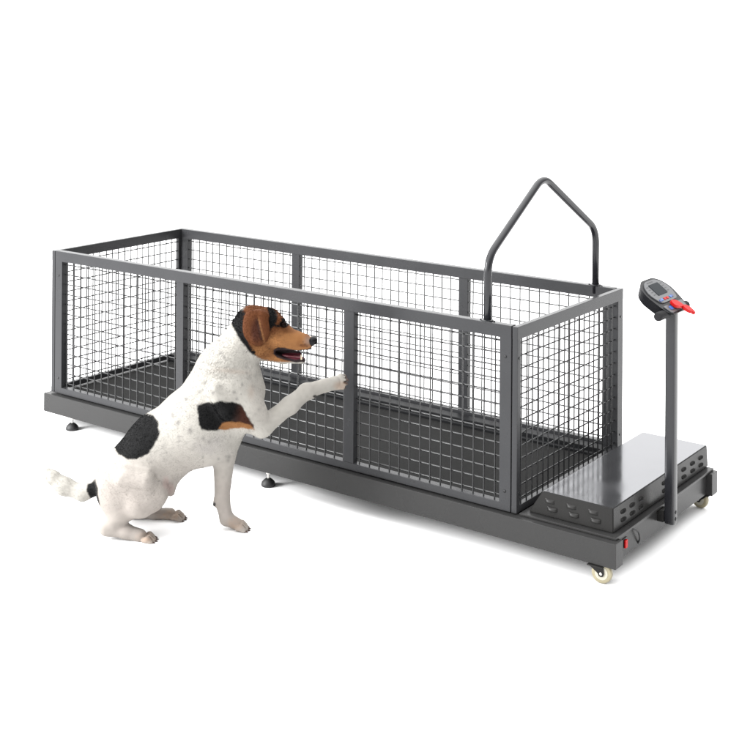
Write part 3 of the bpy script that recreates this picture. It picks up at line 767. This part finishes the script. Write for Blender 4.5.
# smooth the flow over the surface
fl2 = base_f.copy()
for it in range(25):
    acc = np.zeros_like(fl2)
    for a, b2 in ((0, 1), (1, 0)):
        for ax in range(3): acc[:, ax] += np.bincount(ed[:, a], fl2[ed[:, b2], ax], len(fl2))
    fl2 = acc/(np.linalg.norm(acc, axis=1, keepdims=True)+1e-9)
fv = (fl2[T_]*wts[..., None]).sum(1)
fw = vec_world(fv); fw -= nn*np.einsum('ij,ij->i', fw, nn)[:, None]; fw /= (np.linalg.norm(fw, axis=1, keepdims=True)+1e-9)
fw += frng.normal(0, .13, fw.shape)
ln_ = .0044-.0010*ss(vs_, 480, 520)-.0018*ss(us, 250, 300)*(vs_ > 370)
rg = reg_arr[ow]
ln_[rg == 1] = .0060; ln_[rg == 2] = .0050
ln_ = np.where(rg == 1, .0060-.0036*ss(us, 272, 300), ln_)
ln_ = np.where(us < 92, .0040+.0012*ss(-us, -92, -60), ln_)                      # tail
ln_ = ln_+.0020*np.exp(-((us-228)/26)**2-((vs_-370)/22)**2)
ln_ = np.where((us > 205) & (us < 250), ln_-.0030*ss(vs_, 440, 475)*(vs_ < 480)-.0015*(vs_ >= 480), ln_)
ln_ = ln_-.0016*ss(vs_, 505, 525)-.0015*ss(us, 315, 335)
ln_ = np.clip(ln_, .0020, .02)
wt_ = (wet[T_]*wts).sum(1); eye_m = np.hypot((us-284)/4.2, (vs_-324.3)/3.4) < 1
ln_ *= frng.uniform(.7, 1.25, NST)
keep = (wt_ < .15) & ~eye_m
rt, nn, fw, ln_, us, vs_, ds, rg = [x[keep] for x in (rt, nn, fw, ln_, us, vs_, ds, rg)]
n = len(rt); K = 4
pts_ = np.zeros((n, K, 3)); lift = np.array([0, .36, .60, .74]); along = np.array([0, .26, .62, 1.0])
lf = frng.uniform(.10, .26, n)
for k in range(K): pts_[:, k] = rt-nn*.0006+nn*(lift[k]*ln_*lf)[:, None]+fw*(along[k]*ln_*.95)[:, None]
pts_[:, :, 2] = np.maximum(pts_[:, :, 2], .0008)
hc = coat(us+frng.normal(0, .8, n), vs_+frng.normal(0, .8, n), ds, rg)*frng.uniform(.9, 1.1, (n, 1))
cu = bpy.data.hair_curves.new('fur'); cu.add_curves([K]*n)
cu.attributes['position'].data.foreach_set('vector', pts_.astype(np.float32).ravel())
ra_ = cu.attributes.get('radius') or cu.attributes.new('radius', 'FLOAT', 'POINT')
ra_.data.foreach_set('value', np.tile(np.array([.0005, .00046, .00034, .0001], np.float32), n))
ca = cu.attributes.new('coat', 'FLOAT_COLOR', 'CURVE'); ca.data.foreach_set('color', np.concatenate([np.clip(hc, 0, 1), np.ones((n, 1))], 1).astype(np.float32).ravel())
mf = bpy.data.materials.new('fur'); mf.use_nodes = True; t = mf.node_tree; b = t.nodes['Principled BSDF']; spn = t.nodes.new('ShaderNodeMapRange'); spn.inputs['From Max'].default_value = .12; spn.inputs['To Min'].default_value = .02; spn.inputs['To Max'].default_value = .22
a1 = t.nodes.new('ShaderNodeAttribute'); a1.attribute_name = 'coat'; t.links.new(a1.outputs['Color'], b.inputs['Base Color'])
b.inputs['Roughness'].default_value = .6; t.links.new(a1.outputs['Color'], spn.inputs[0]); t.links.new(spn.outputs[0], b.inputs['Specular IOR Level'])
cu.materials.append(mf)
fur = bpy.data.objects.new('fur', cu); COL.objects.link(fur); fur.parent = dog
# --- eyes, tooth, claws
M['eye'] = mat('eye', (.004, .002, .0015), .06, 0, .03)
M['claw'] = mat('claw', (.05, .028, .02), .35, 0, .4, .2, 300)
M['tooth'] = mat('tooth', (.42, .36, .25), .3)
M['tongue'] = mat('tongue', (.11, .022, .03), .3, 0, .5, .2, 200, .3, 500)
def W1(P): return Vector(to_world(np.array(P, dtype=float)[None])[0])
for sg in (-1, 1):
    bm = bmesh.new(); bmesh.ops.create_uvsphere(bm, u_segments=24, v_segments=16, radius=3.0*UN); bmesh.ops.translate(bm, verts=bm.verts[:], vec=W1(KL(283.9, 324.5, 9.6*sg)))
    link('eye', bm, M['eye'], dog, smooth=True)
for (a, q, l, r_) in claws:
    bm = bmesh.new(); mid = a+q*l*.5; tip = a+q*l+np.array((0, .9, 0))
    pa = [W1(a-q*1.5), W1(a), W1(mid), W1(tip)]
    rr = [r_*1.1*UN, r_*1.1*UN, r_*.85*UN, r_*.2*UN]
    for p_ in pa: p_.z = max(p_.z, .0022)
    for i in range(3): cyl(bm, pa[i], pa[i+1], rr[i], rr[i+1], n=10, caps=(i != 1))
    bmesh.ops.remove_doubles(bm, verts=bm.verts[:], dist=1e-5)
    link('claw', bm, M['claw'], dog, smooth=True)
bm = bmesh.new(); cyl(bm, W1(KL(301.5, 359.5, -4.2)), W1(KL(301.0, 354.6, -4.6)), 1.0*UN, .25*UN, n=10); link('tooth', bm, M['tooth'], dog, smooth=True)
bm = bmesh.new(); tube(bm, [W1(KL(x, y, -2.0)) for x, y in ((282, 355.5), (288, 356.6), (295, 357.6), (301, 358.2), (303, 358.4))], 1.6*UN, 12); link('tongue', bm, M['tongue'], dog, smooth=True)
